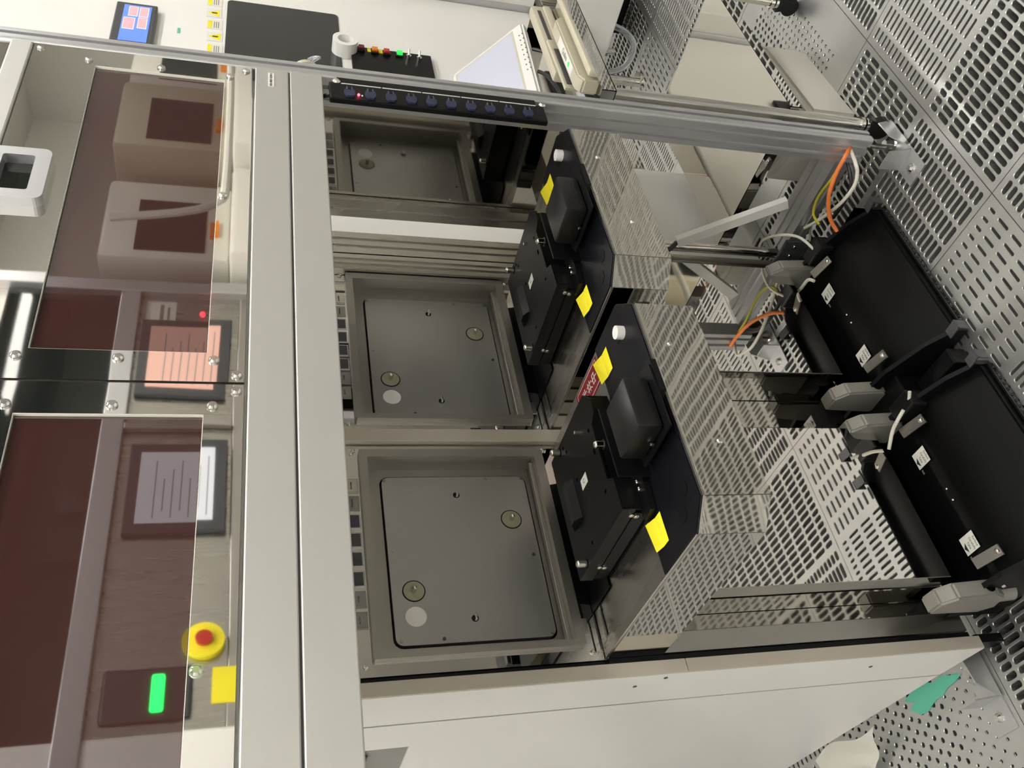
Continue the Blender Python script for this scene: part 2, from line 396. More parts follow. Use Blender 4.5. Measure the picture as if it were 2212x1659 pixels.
# ---------------------------------------------------------------- access doors with amber windows
def access_door(x0, x1, wx0, wx1, label, handle=None, screws=()):
    t = thing('access_door', label, 'access door', ((x0+x1)/2, .088, 1.445), 'mirror steel doors above the beam')
    z0, z1, wz0, wz1 = 1.4405, 1.7985, 1.4875, 1.6985
    b = B(); ring_xz(b, [(x0, z0), (x1, z0), (x1, z1), (x0, z1)], [(wx0, wz0), (wx1, wz0), (wx1, wz1), (wx0, wz1)], .083, .100)
    obj('door_panel', b, m_mirror, t)
    b = B(); b.box(wx0+.0015, wx1-.0015, .088, .093, wz0+.0015, wz1-.0015); obj('amber_window', b, m_amber, t, label='dark amber window')
    b = B(); ring_xz(b, [(wx0, wz0), (wx1, wz0), (wx1, wz1), (wx0, wz1)], [(wx0+.0008, wz0+.0008), (wx1-.0008, wz0+.0008), (wx1-.0008, wz1-.0008), (wx0+.0008, wz1-.0008)], .0835, .088); obj('window_edge', b, m_cream, t)
    b = B(); b.box(wx0-.002, wx1+.002, .1005, .106, wz0-.002, wz1+.002); obj('window_backing', b, m_white, t)
    for x, z in screws: screw((x, .083, z), .0062, parent=t)
    if handle:
        hx0, hx1, hz0, hz1 = handle; hn = B()
        o_ = rrect((hx0+hx1)/2, (hz0+hz1)/2, hx1-hx0, hz1-hz0, .012); i_ = rrect((hx0+hx1)/2, (hz0+hz1)/2-.004, (hx1-hx0)-.036, (hz1-hz0)-.05, .004)
        ring_xz(hn, o_, i_, .066, .083); hd = obj('pull_handle', hn, m_alu, t)
        b = B(); b.box(i_[12][0]-.0, i_[0][0]+.0, .0825, .084, hz0+.015, hz1-.02); obj('handle_well', b, m_darkglass, hd)
    return t
access_door(-1.0715, -.3165, -1.022, -.366, 'mirror steel access door with amber window and pull handle, next to the corner post', (-.752, -.636, 1.722, 1.815),
            [(-.330, 1.787), (-.351, 1.71), (-.351, 1.594), (-.330, 1.452), (-.354, 1.479), (-.693, 1.48), (-1.035, 1.71), (-1.035, 1.594), (-1.035, 1.479), (-1.060, 1.450)])
access_door(-1.86, -1.0755, -1.80, -1.125, 'mirror steel access door with amber window, left of the door seam', None,
            [(-1.087, 1.45), (-1.112, 1.709), (-1.112, 1.593), (-1.112, 1.478), (-1.454, 1.479), (-1.72, 1.45)])
b = B(); b.box(-2.3, -.3165, .086, .10, 1.837, 2.2); tag(obj('upper_panel', b, m_mirror), 'plain mirror steel panel above the access doors', 'panel')
b = B(); b.box(-1.9, -.33, .30, .32, 1.44, 1.9); b.box(-1.9, -.33, .1, .3, 1.437, 1.44)
tag(obj('chamber_wall', b, m_white), 'white chamber wall behind the amber windows', 'wall panel')

# ---------------------------------------------------------------- ioniser bar
ib = thing('ioniser_bar', 'black ioniser bar with blue nozzles along the corner post', 'ioniser bar', (-.366, .07, .885))
b = B(); b.box(-.3925, -.338, .0775, .089, .886, 1.305, .002); obj('bar_body', b, m_black, ib)
b = B(); b.box(-.338, -.318, .080, .088, .90, 1.29); obj('mounting_flange', b, m_black, ib)
for k in range(5):
    z1 = 1.283-k*.0765; b = B(); b.box(-.3430, -.3412, .0765, .0775, z1-.074, z1); obj('light_slit', b, m_whitep, ib)
for k in range(10):
    z = 1.269-k*.0383; x = -.371
    nz = obj('nozzle', B().poly([(x+.0135, .0773, z+.0055), (x+.0135, .0773, z-.0055), (x+.002, .0773, z-.0100), (x-.008, .0773, z-.0095), (x-.0150, .0773, z-.0055),
                  (x-.0150, .0773, z+.0055), (x-.008, .0773, z+.0095), (x+.002, .0773, z+.0100)], (0, -.004, 0)), m_blue, ib)
    obj('nozzle_tip', B().box(x+.006, x+.0125, .0725, .0733, z-.0028, z+.0032), m_black, nz)
    for dz in (-.0050, .0038): obj('nozzle_rib', B().box(x+.004, x+.0140, .0722, .0733, z+dz, z+dz+.0012), m_clear, nz)
obj('red_lamp', B().sph((-.3765, .0760, 1.2525), .0026), m_redled, ib, True); obj('grey_lamp', B().sph((-.3775, .0765, 1.2460), .0016), m_lwhite, ib, True)
for z in (1.2915, .888): screw((-.336, .079, z), .0068, parent=ib)
obj('cable', B().tube([(-.37, .085, 1.30), (-.36, .10, 1.32), (-.33, .13, 1.33)], .004), m_bcable, ib, True)

# ---------------------------------------------------------------- load port (left one, then a copy)
DX = .487
def load_port():
    xc = -1.0615
    t = thing('load_port', '', 'load port', (xc, .53, .84))
    X0, X1 = -1.292, -.8405
    # mirror mounting plate around the opening
    b = B(); ring_xz(b, [(X0, .8475), (X1, .8475), (X1, 1.55), (X0, 1.55)], [(-1.258, .892), (-.872, .892), (-.872, 1.222), (-1.258, 1.222)], .535, .538)
    obj('mounting_plate', b, m_mirror, t)
    ro = rrect(-1.0615, 1.056, .412, .362, .004); ri = rrect(-1.0640, 1.0575, .3825, .3285, .002)
    b = B(); ring_xz(b, ro, ri, .5235, .535); obj('bezel_frame', b, m_bezel, t)
    b = B(); b.box(-1.2555, -.8725, .5865, .590, .893, 1.222)
    ri2 = rrect(-1.0640, 1.0575, .386, .332, .002); ri3 = rrect(-1.061, 1.0505, .3455, .2905, .017)
    b = B(); ring_xz(b, ri2, ri3, .570, .574); obj('recess_floor', b, m_bezel, t)
    b = B(); ring_xz(b, ri2, [(p[0], p[1]) for p in ri], .535, .572); obj('recess_walls', b, m_bezel, t)
    b = B(); b.box(-1.25, -.875, .586, .59, .895, 1.22); obj('gap_backing', b, m_black, t)
    # stepped sill ribs
    for k in range(3):
        b = B(); b.box(-1.252, -.876, .541+.009*k, .548+.009*k, .893, .901-.0022*k, .001); obj('sill_rib', b, m_sus, t)
    d = obj('door_plate', (lambda q: q.poly([(p[0], .566, p[1]) for p in rrect(-1.061, 1.0505, .338, .283, .014)], (0, .012, 0)))(B()), m_door, t)
    for cx, cz in ((-.991, .951), (-1.131, 1.153)):
        b = B(); ring_xz(b, circle(cx, cz, .0205), circle(cx, cz, .0185), .5652, .5658); obj('cup_gap', b, m_black, d)
        c = obj('suction_cup', B().cyl((cx, .566, cz), (cx, .5648, cz), .0185, 28), m_cup, d, True)
        obj('guide_pin', B().cyl((cx, .566, cz), (cx, .553, cz), .0042, 12).sph((cx, .553, cz), .0042), m_screw, d, True)
    obj('white_spot', B().cyl((-1.179, .566, 1.154), (-1.179, .5655, 1.154), .0185, 32), m_disc, d)
    for cx, cz in ((-.934, 1.051), (-1.188, 1.051)):
        b = B(); b.cyl((cx, .566, cz), (cx, .5653, cz), .0065, 16); h = obj('key_hole', b, m_black, d)
        obj('latch_key', B().box(cx-.0055, cx+.0055, .556, .566, cz-.002, cz+.002, .0006), m_screw, d)
    for sx, sz, mm in ((-.899, 1.187, m_grey), (-.899, .988, m_screw), (-.899, .915, m_screw), (-1.050, 1.183, m_sus), (-1.068, .921, m_dgrey), (-1.222, 1.11, m_dgrey), (-1.224, .917, m_sus_dk), (-1.222, 1.183, m_sus_dk)):
        obj('plate_screw', B().cyl((sx, .566, sz), (sx, .5645, sz), .0032, 12), mm, d, True)
    for x, z in ((-.858, 1.249), (-1.274, 1.249), (-.852, .866), (-1.277, .864), (-.852, 1.246)): screw((x, .535, z), .004, parent=t)
    # indicator labels above the opening
    for k in range(8):
        x = -.931-k*.0378
        f = obj('indicator', B().box(x-.0155, x+.0155, .5335, .535, 1.2405, 1.268, .0005), (m_ivory if k == 0 else m_grey if k in (1, 6, 7) else m_alu), t)
        obj('indicator_lens', B().box(x-.0125, x+.0125, .5328, .5335, 1.243, 1.2645), m_beige if k in (0,) else m_grey if k in (1, 6, 7) else m_dgrey, f)
        if k in (0, 1, 6, 7): text('POWER' if k == 0 else 'MANUAL' if k == 1 else 'LOAD' if k == 6 else 'AUTO', .0046, (x, .5325, 1.2535), (1, 0, 0), (0, 0, 1), m_ltext, f)
    # slotted sill plate and bracket slot
    b = B(); b.box(X0, X1, .536, .542, .742, .8465); obj('lower_plate', b, m_mirror, t)
    b = B(); b.poly([(p[0], .5345, p[1]) for p in [(-1.19, .8475), (-1.185, .874), (-.935, .874), (-.93, .8475)]], (0, .0008, 0)); obj('arm_slot', b, m_black, t)
    b = B(); b.box(-1.245, -1.215, .5335, .535, .862, .8745, .0005); obj('slot_tab', b, m_sus, t)
    b = B(); b.box(-1.205, -.915, .44, .5340, .8452, .8465); obj('arm_channel', b, m_black, t)
    b = B(); b.box(-1.268, -1.214, .5075, .529, .8436, .8446); obj('slot_cut', b, m_sus_dk, t)
    b = B(); b.box(-1.263, -1.205, .4985, .5025, .8436, .8444); obj('slot_line', b, m_black, t)
    # cover: top deck, mirror skirt
    out = [(-1.290, .532), (-1.290, .127), (-1.256, .084), (-.888, .084), (-.842, .132), (-.842, .532)]
    b = B(); b.poly([(p[0], p[1], .8400) for p in out], (0, 0, .0032)); obj('cover_deck', b, m_sus_dk, t)
    for i in range(5):
        a, c = out[i], out[i+1]
        b = B(); nx, ny = (c[1]-a[1]), -(c[0]-a[0]); L = math.hypot(nx, ny); nx, ny = nx/L*.0015, ny/L*.0015
        b.poly([(a[0], a[1], .737), (c[0], c[1], .737), (c[0], c[1], .8398), (a[0], a[1], .8398)], (nx, ny, 0))
        obj('cover_skirt', b, m_wavy if i in (1, 2, 3) else m_mirror, t)
        if i in (0, 1, 2, 3):
            b = B(); b.tube([(a[0], a[1], .8435), (c[0], c[1], .8435)], .0014, 6); obj('cover_edge', b, m_sus if i == 0 else m_navy, t)
    b = B(); b.poly([(p[0], p[1], .7368) for p in out], (0, 0, .001)); obj('cover_bottom', b, m_sus_dk, t)
    screw((-.976, .084, .805), .0045, parent=t); screw((-1.165, .084, .785), .0045, parent=t)
    # black front apron
    ap = [(-1.289, .243), (-1.289, .127), (-1.256, .085), (-.888, .085), (-.843, .132), (-.843, .243)]
    b = B(); b.poly([(p[0], p[1], .8434) for p in ap], (0, 0, .0032)); a_ = obj('front_apron', b, m_navy, t)
    for cx, cy, mm in ((-1.222, .118, m_dgrey), (-1.250, .142, m_dgrey), (-.893, .155, m_dgrey)):
        obj('apron_cap', B().cyl((cx, cy, .8466), (cx, cy, .8474), .012, 24), m_black, a_)
    obj('push_button', B().cyl((-.903, .136, .8466), (-.903, .136, .860), .0115, 24), m_whitep, a_, True, label='white round push button')
    # stage
    sx0, sx1, sy0, sy1, sz = -1.187, -.944, .224, .447, .893
    st = obj('stage_top', (lambda q: q.poly([(sx0, sy1, sz), (sx0, sy0, sz), (-1.13, sy0, sz), (-1.118, .245, sz), (-1.01, .245, sz), (-.998, sy0, sz), (-.972, sy0, sz), (sx1, .25, sz), (sx1, sy1, sz)], (0, 0, -.003)))(B()), m_black, t)
    obj('stage_side_cover', B().box(sx0-.0008, sx0+.0012, sy0, sy1, .870, sz, .0004), m_blackp, st)
    obj('stage_lower_cover', B().box(sx0-.0010, sx0+.0012, sy0+.012, sy1-.005, .847, .8680, .0004), m_blackp, st)
    obj('stage_core', B().box(sx0+.004, sx1-.003, .250, sy1-.002, .8466, .8895), m_black, st)
    obj('front_wedge', B().poly([(-1.184, .224, .890), (-1.184, .25, .890), (-1.184, .25, .848), (-1.184, .232, .848)], (.055, 0, 0)), m_blackp, st)
    obj('right_cover', B().box(sx1-.002, sx1, .25, sy1, .847, sz), m_black, st)
    for y, z in ((.240, .873), (.243, .864), (.40, .873), (.402, .864)): screw((sx0-.001, y, z), .0038, (-1, 0, 0), parent=st)
    for px, py in ((-.955, .400), (-1.068, .222), (-1.179, .404)):
        p = obj('locating_pin', B().cyl((px, py, sz), (px, py, sz+.014), .0062, 16).sph((px, py, sz+.014), .0062, (1, 1, .7)), m_screw, st, True)
        obj('pin_collar', B().cyl((px, py, sz), (px, py, sz+.002), .0088, 16), m_black, p)
    obj('presence_pin', B().cyl((-.985, .300, sz), (-.985, .300, sz+.008), .003, 10), m_screw, st, True)
    lb = obj('stage_label', B().box(-1.075, -1.056, .315, .343, sz, sz+.0004), m_lwhite, st)
    text('C', .012, (-1.0655, .329, sz+.0006), (0, -1, 0), (1, 0, 0), m_lgrey, lb)
    b = B(); b.poly([(-1.030, .42, sz), (-1.030, .40, sz+.011), (-1.030, .385, sz+.011), (-1.030, .372, sz)], (-.078, 0, 0)); obj('latch_hump', b, m_blackp, st)
    for px, py in ((-.975, .37), (-1.01, .262), (-1.055, .262), (-1.13, .262), (-1.05, .262), (-1.165, .36), (-.96, .38), (-1.045, .355)):
        obj('stage_hole', B().cyl((px, py, sz-.001), (px, py, sz+.0003), .0035, 10), m_void, st)
    # sensor hood
    hz = .9035
    h = B(); h.box(-1.137, -1.042, .085, .168, .862, hz, .006); ho = obj('sensor_hood', h, m_blackp, t, True)
    b = B(); b.poly([(-1.145, .178, .858), (-1.145, .072, .858), (-1.03, .072, .858), (-1.03, .178, .858)], (0, 0, .003)); obj('hood_flange', b, m_black, ho)
    b = B(); b.box(-1.15, -1.02, .19, .194, .8466, .901); obj('hood_bracket', b, m_black, ho)
    b = B(); b.poly([(-1.205, .235, .8475), (-1.20, .205, .8475), (-1.13, .20, .8475), (-1.08, .07, .8475), (-1.02, .07, .8475), (-1.0, .235, .8475)], (0, 0, .010)); obj('hood_base', b, m_black, ho)
    for x in (-1.143, -1.156): screw((x, .2185, .858), .0045, (0, 0, 1), parent=ho)
    screw((-1.139, .125, .868), .003, (-1, 0, 0), parent=ho)
    screw((-1.0, .178, .8575), .003, (0, 0, 1), parent=ho)
    return t
def circle(cx, cz, r, n=28): return [(cx+r*math.cos(2*math.pi*k/n), cz+r*math.sin(2*math.pi*k/n)) for k in range(n)]
p1 = load_port()
p1['label'] = 'load port with black stage beside the white cabinet, its whole mirror skirt in view'; p1['group'] = 'load ports with black stages'
p2 = copy_tree(p1); p2.location.x += DX
p2['label'] = 'load port with black stage next to the corner post and ioniser bar'

# yellow tags on the aprons
def tagpaper(x0, x1, y0, y1, label, dy=0):
    b = B(); b.poly([(x0, y0, .8475), (x1, y0, .8475), (x1, (y0+y1)/2, .8480), (x0, (y0+y1)/2, .8480)])
    b.poly([(x0, (y0+y1)/2, .8480), (x1, (y0+y1)/2, .8480), (x1, y1+.003, .8560), (x0, y1-.001, .8530)])
    o = obj('sticky_tag', b, m_yellow); tag(o, label, 'sticky tag', 'yellow folded tags on the black aprons')
tagpaper(-1.257, -1.208, .199, .236, 'yellow folded tag left of the hood on the load port beside the white cabinet')
tagpaper(-.923, -.874, .201, .246, 'yellow folded tag near the round button on the load port beside the white cabinet')
tagpaper(-1.257+DX, -1.208+DX, .199, .236, 'yellow folded tag left of the hood on the load port by the corner post')
tagpaper(-.923+DX, -.874+DX, .201, .246, 'yellow folded tag near the round button on the load port by the corner post')

# red Chinese sign on the side of the right load port
sg = thing('warning_sign', 'red warning sign with white border and characters on the deck beside the black stage', 'sign', (-.875, .31, .8434))
obj('sign_plate', B().box(-.901, -.847, .254, .372, .8434, .8438), m_red, sg)
for r4 in ((-.8975, -.8960, .2595, .3665), (-.8520, -.8505, .2595, .3665), (-.8975, -.8505, .2595, .2610), (-.8975, -.8505, .3650, .3665)):
    obj('sign_border', B().box(*r4, .8438, .8441), m_lwhite, sg)
for ch_, yy in (('\u4e2d', .281), ('\u4e95', .306), ('\u4f5c', .333)):
    text(ch_, .026, (-.8745, yy, .8440), (1, 0, 0), (0, 1, 0), m_lwhite, sg, 'character')

# ---------------------------------------------------------------- lower mirror covers
def lower_cover(x0, x1, label):
    t = thing('lower_cover', label, 'cover panel', ((x0+x1)/2, .48, .15), 'mirror covers under the load ports')
    b = B(); b.box(x0, x1, .4350, .4365, .153, .736); obj('front_sheet', b, m_mirror, t)
    for xa in (x0, x1-.0015): obj('side_sheet', B().box(xa, xa+.0015, .4366, .532, .153, .736), m_mirror, t)
    b = B(); b.box(x0-.0005, x0+.001, .4343, .4350, .153, .736); obj('cover_hem', b, m_sus, t)
    return t
lower_cover(-1.2215, -.868, 'tall mirror cover under the load port beside the white cabinet')
lower_cover(-.7135, -.366, 'tall mirror cover under the load port by the corner post')
for x0, x1 in ((-1.250, -.841), (-.803, -.372)):
    b = B(); b.box(x0, x1, .534, .542, .09, .742)
    tag(obj('back_sheet', b, m_wall_mirror), 'dark polished sheet behind the lower cover '+('beside the white cabinet' if x0 < -1 else 'by the corner post'), 'panel')

# ---------------------------------------------------------------- trays, arms and their labels
def foot_tray():
    xc = -1.0615
    t = thing('foot_tray', '', 'tray', (xc, .35, .0))
    x0, x1 = -1.2535, -.8695
    prof = [(.52, .100), (.40, .097), (.36, .090), (.32, .072), (.28, .048), (.25, .026), (.235, .018), (.225, .030), (.221, .030), (.222, .012), (.245, .010), (.285, .036), (.325, .062), (.36, .080), (.40, .088), (.52, .091)]
    b = B(); b.poly([(x0, p[0], p[1]) for p in prof], (x1-x0, 0, 0)); sh = obj('tray_sheet', b, m_tray, t, True)
    for s0, x in ((-1, x0-.010), (1, x1)):
        b = B(); b.poly([(x, p[0], p[1]) for p in ((.52, .004), (.52, .125), (.43, .13), (.36, .118), (.27, .075), (.235, .045), (.22, .04), (.218, .004))], (.010, 0, 0))
        w_ = obj('side_wall', b, m_black, t)
        b = B(); b.poly([(x-.012 if s0 < 0 else x, .232, .046), (x+.010 if s0 < 0 else x+.022, .232, .046), (x+.010 if s0 < 0 else x+.022, .198, .050), (x-.012 if s0 < 0 else x, .198, .050)], (0, .0, -.003)); 
        b.poly([(x-.012 if s0 < 0 else x, .199, .050), (x+.010 if s0 < 0 else x+.022, .199, .050), (x+.010 if s0 < 0 else x+.022, .199, .022), (x-.012 if s0 < 0 else x, .199, .022)], (0, .003, 0))
        obj('front_hook', b, m_dgrey, w_)
    b = B(); b.box(x0, x1, .214, .222, .002, .014, .002); obj('bumper_strip', b, m_blackp, t)
    for k in range(22): b2 = x0+.01+k*(x1-x0-.02)/21
    b = B()
    for k in range(26): b.sph((x0+.012+k*(x1-x0-.024)/25, .2135, .009), .0035, n=8)
    o = obj('bumper_beads', b, m_blackp, t, True); o['kind'] = 'stuff'
    for k, x in enumerate((-.966, -1.168)):
        l = obj('tray_label', B().box(x-.018, x+.018, .387, .425, .0985, .0990), m_lwhite, sh, label='white label with a black arrow')
        l.rotation_euler = (0, 0, 0)
        b = B(); b.poly([(x-.014, .416, .0992), (x+.006, .416, .0992), (x-.004, .4235, .0992)], (0, 0, .0002)); obj('arrow', b, m_ltext, l)
        for j, s in enumerate(('Take', 'Carefully', 'Surface')):
            text(s, .0072, (x-.003, .409-.009*j, .0993), (-1, 0, 0), (0, -1, 0), m_lgrey, l)
        obj('tray_slot', B().box(x-.032, x-.022, .418, .4215, .0985, .0990), m_grey, sh)
    for x in (-1.055, -1.081): obj('rivet', B().sph((x, .388, .099), .0028), m_screw, sh, True)
    for s0, x in ((1, -.880), (-1, -1.279)):
        b = B(); b.poly([(x, .470, .215), (x, .432, .212), (x, .410, .185), (x, .402, .100), (x, .415, .075), (x, .455, .070), (x, .475, .10)], (.034, 0, 0))
        bmesh.ops.bevel(b.bm, geom=b.bm.edges[:], offset=.004, segments=2, affect='EDGES')
        a = obj('grey_arm', b, m_grey, t)
        obj('arm_bore', B().cyl((x+.017, .410, .112), (x+.017, .4005, .111), .009, 20), m_void, a)
        obj('arm_tip', B().cyl((x+.017, .43, .080), (x+.017, .425, .045), .017, 20), m_grey, a, True)
        obj('arm_pin', B().cyl((x+.017, .401, .085), (x+.017, .394, .083), .005, 12), m_screw, a, True)
        if s0 > 0: obj('black_foot_block', B().box(x-.004, x+.036, .33, .395, .085, .125, .004), m_blackp, t)
        xa, xb = (x-.040, x-.018) if s0 > 0 else (x+.052, x+.074)
        ln = obj('link_plate', B().poly([(xa, .400, .118), (xb, .400, .120), (xb, .345, .102), (xa, .345, .100)], (0, 0, .003)), m_sus, t)
        screw(((xa+xb)/2, .352, .106), .005, (0, 0, 1), parent=ln)
    return t
t1 = foot_tray(); t1['label'] = 'black floor tray below the load port beside the white cabinet, cut by the frame edge'; t1['group'] = 'black trays at the foot of the ports'
t2 = copy_tree(t1); t2.location.x += DX; t2['label'] = 'black floor tray below the load port by the corner post, wholly in view'
for x0, x1, s in ((-.858, -.778, 'between the two floor trays'), (-.36, -.32, 'at the right end of the floor trays')):
    b = B(); b.box(x0, x1, .36, .53, .004, .095, .004); b.box(x0+.02, x1-.02, .25, .36, .004, .05, .003)
    tag(obj('foot_block', b, m_black), 'black foot block '+s, 'foot block')

# ---------------------------------------------------------------- cables
def cable(pts, r, m, label): return tag(obj('cable', B().tube(pts, r), m, smooth=True), label, 'cable', 'loose cables at the foot of the frame')
cable([(-0.306, 0.111, 0.13), (-0.332, 0.12, 0.15), (-0.336, 0.165, 0.15), (-0.344, 0.223, 0.14), (-0.358, 0.272, 0.115), (-0.377, 0.296, 0.09)], .0048, m_orange, 'orange cable looping out under the corner post')
cable([(-0.314, 0.114, 0.13), (-0.362, 0.115, 0.14), (-0.372, 0.132, 0.13), (-0.376, 0.166, 0.12), (-0.357, 0.231, 0.11), (-0.313, 0.314, 0.1), (-0.282, 0.366, 0.1)], .0042, m_wcable, 'white cable in the widest loop under the corner post')
cable([(-0.306, 0.145, 0.13), (-0.309, 0.195, 0.13), (-0.289, 0.264, 0.12), (-0.293, 0.311, 0.11), (-0.322, 0.322, 0.1)], .0034, m_ycable, 'yellow-green cable beside the orange cable')
cable([(-0.297, 0.15, 0.11), (-0.332, 0.194, 0.09), (-0.33, 0.26, 0.08), (-0.313, 0.32, 0.07)], .0044, m_bcable, 'black cable inside the white loop')
cable([(-0.302, 0.146, 0.11), (-0.328, 0.177, 0.09), (-0.333, 0.233, 0.08), (-0.318, 0.301, 0.07)], .0044, m_dgrey, 'dark grey cable beside the black cable in the loop')
cable([(-.25, .30, .03), (-.23, .36, .05), (-.25, .42, .04), (-.29, .43, .05), (-.31, .40, .05)], .003, m_wcable, 'white cable tangled between the side rail and the tray')
cable([(-.217, .512, .13), (-.235, .457, .16), (-.291, .389, .17), (-.339, .352, .15), (-.38, .356, .12)], .0036, m_wcable, 'white cable arching over the side rail plate')
cable([(-.443, .40, .125), (-.428, .411, .13), (-.417, .453, .125), (-.392, .514, .12)], .0042, m_wcable, 'short white cable behind the grey arm of the right tray')
cable([(-.88, .355, .13), (-.899, .393, .14), (-.916, .420, .14), (-.925, .432, .14)], .0040, m_wcable, 'thin white cable crossing the black block of the left tray')
cable([(-.862, .318, .13), (-.868, .343, .12), (-.867, .371, .12), (-.862, .40, .12)], .0036, m_wcable, 'thin white cable between the two trays')
# white trunking strip from the port foot to the side rail
tr = thing('cable_duct', 'slanted light grey cable duct above the side rail', 'cable duct', (-.33, .40, .2))
pa, pb = Vector((-.31, .424, .440)), Vector((-.31, .280, .205))
d_ = (pb-pa).normalized(); n_ = Vector((1, 0, 0)); m_2 = d_.cross(n_)
b = B(); b.poly([pa-m_2*.013, pb-m_2*.013, pb+m_2*.013, pa+m_2*.013], n_*.016); obj('duct_body', b, m_whitep, tr)
obj('duct_cable', B().tube([pa+n_*.006, pa+Vector((-.002, .02, .02)), pa+Vector((-.01, .03, .06))], .006), m_bcable, tr, True)
jp = obj('joint_plate', B().box(-.292, -.284, .405, .505, .045, .135, .002), m_dgrey, fr)
for yy in (.42, .45, .48):
    for zz in (.065, .105): screw((-.292, yy, zz), .005, (-1, 0, 0), parent=fr)

# ---------------------------------------------------------------- white cabinet on the left
cb = thing('white_cabinet', 'tall white painted cabinet with a beige front edge, left of the load ports', 'cabinet', (-1.33, .9, .05))
b = B(); b.poly([(-1.3275, .530, .068), (-1.3275, .530, 2.2), (-1.3275, .652, 2.2), (-1.3275, .652, .085)], (.004, 0, 0)); obj('side_panel', b, m_white, cb)
b = B(); Y1 = 1.6
b.poly([(-1.3275, .658, .086), (-1.3275, .658, 2.2), (-1.3275, .77, 2.2), (-1.3275, .77, 1.15), (-1.3275, Y1, 1.15), (-1.3275, Y1, .20), (-1.3275, 1.25, .15)], (.004, 0, 0)); obj('side_panel', b, m_white, cb)
b = B(); b.box(-1.3265, -1.3245, .652, .658, .086, 2.2); obj('panel_seam', b, m_grey, cb)
b = B(); b.poly([(-1.3235, .77, 1.15), (-1.3235, .77, 2.2), (-1.3235, Y1, 2.2), (-1.3235, Y1, 1.15)], (.004, 0, 0)); obj('inner_panel', b, m_grey, cb)
b = B(); b.box(-1.330, -1.324, .80, 1.1, 1.22, 1.6, .003); obj('side_window', b, m_dgrey, cb)
b = B(); b.box(-1.327, -1.3025, .527, .531, .068, .70, .001); obj('front_edge_lower', b, m_beige, cb)
b = B(); b.box(-1.327, -1.3025, .527, .531, .7012, 2.2, .001); obj('front_edge_upper', b, m_beige, cb)
for y, z in ((.573, .786), (.545, .738), (.575, .30)):
    obj('plug_hole', B().cyl((-1.3275, y, z), (-1.3282, y, z), .0038, 12), m_dgrey, cb)
obj('side_strip', B().box(-1.302, -1.292, .5315, .5345, .085, .84), m_black, cb)
b = B(); b.poly([(-1.312, .54, .001), (-1.312, .54, .066), (-1.295, .54, .066), (-1.295, .54, .001)], (0, .03, 0)); obj('cabinet_foot', b, m_black, cb)
# teal residue on the tile
b = B(); pts = []
for k in range(26):
    a = 2*math.pi*k/26; rr = 1+.22*math.sin(3*a)+.13*math.sin(7*a+1)
    pts.append((-1.315+.024*rr*math.cos(a), .80+.085*rr*math.sin(a), .0008))
b.poly(pts, (0, 0, .0004)); tag(obj('teal_tape_scrap', b, m_teal), 'torn teal tape scrap on the round-hole tile beside the cabinet', 'tape')
# white sheet and blue strap
sh = thing('white_wiper', 'crumpled white cleanroom sheet hanging below the cabinet panel', 'sheet', (-1.36, 1.1, 0))
b = B(); nx, ny = 10, 8; g = []
A0, A1, A2, A3 = Vector((-1.322, .965, .045)), Vector((-1.332, 1.13, .12)), Vector((-1.40, 1.24, .02)), Vector((-1.395, 1.06, .012))
for i in range(nx+1):
    row = []
    for j in range(ny+1):
        u, v = i/nx, j/ny; p = A0*(1-u)*(1-v)+A1*u*(1-v)+A2*u*v+A3*(1-u)*v
        p += Vector((-.010*math.sin(7*u+3*v), 0, .006*math.sin(9*v+4*u))); row.append(b.bm.verts.new(p))
    g.append(row)
for i in range(nx):
    for j in range(ny): b.bm.faces.new((g[i][j], g[i+1][j], g[i+1][j+1], g[i][j+1]))
obj('sheet_cloth', b, m_cream, sh, True)
obj('blue_strap', B().tube([(-1.345, 1.19, .11), (-1.37, 1.23, .06), (-1.41, 1.24, .02), (-1.46, 1.26, .01)], .009), m_bluest, sh, True)

# ---------------------------------------------------------------- steel cart
ct = thing('steel_cart', 'polished steel cart with chrome tube legs right of the corner post', 'cart', (.06, .35, 0))
LX, LY = (-.238, .345), (.089, .49)
def shelf(z, name):
    x0, x1, y0, y1 = (-.252, .36, .075, .505) if z > .5 else (-.222, .36, .076, .487)
    zs = z-.030 if z > .5 else z
    s_ = obj(name, B().box(x0, x1, y0, y1, zs-.002, zs), m_wavy, ct)
    for r6 in ((x0, x1, y0, y0+.0015, z-.032, z+.0005), (x0, x1, y1-.0015, y1, z-.032, z+.0005), (x0, x0+.0015, y0, y1, z-.032, z+.0005), (x1-.0015, x1, y0, y1, z-.032, z+.0005)):
        obj('shelf_edge', B().box(*r6), m_mirror, s_)
shelf(.737, 'top_shelf'); shelf(.270, 'bottom_shelf')
for x in LX:
    for y in LY:
        b = B(); b.cyl((x, y, .082), (x, y, .706), .0128, 24); lg = obj('leg', b, m_chrome, ct, True)
        b = B(); b.cyl((x, y, .078), (x, y, .088), .0165, 20); b.cyl((x, y, .066), (x, y, .074), .0165, 20); obj('collar', b, m_chrome, lg, True)
        b = B(); b.poly([(x-.013, y-.02, .066), (x-.013, y+.022, .066), (x-.013, y+.012, .028), (x-.013, y-.008, .02)], (.026, 0, 0)); obj('caster_fork', b, m_blackp, lg)
        b = B(); b.cyl((x-.010, y+.004, .0265), (x+.010, y+.004, .0265), .025, 24); obj('caster_wheel', b, m_blackp, lg, True)
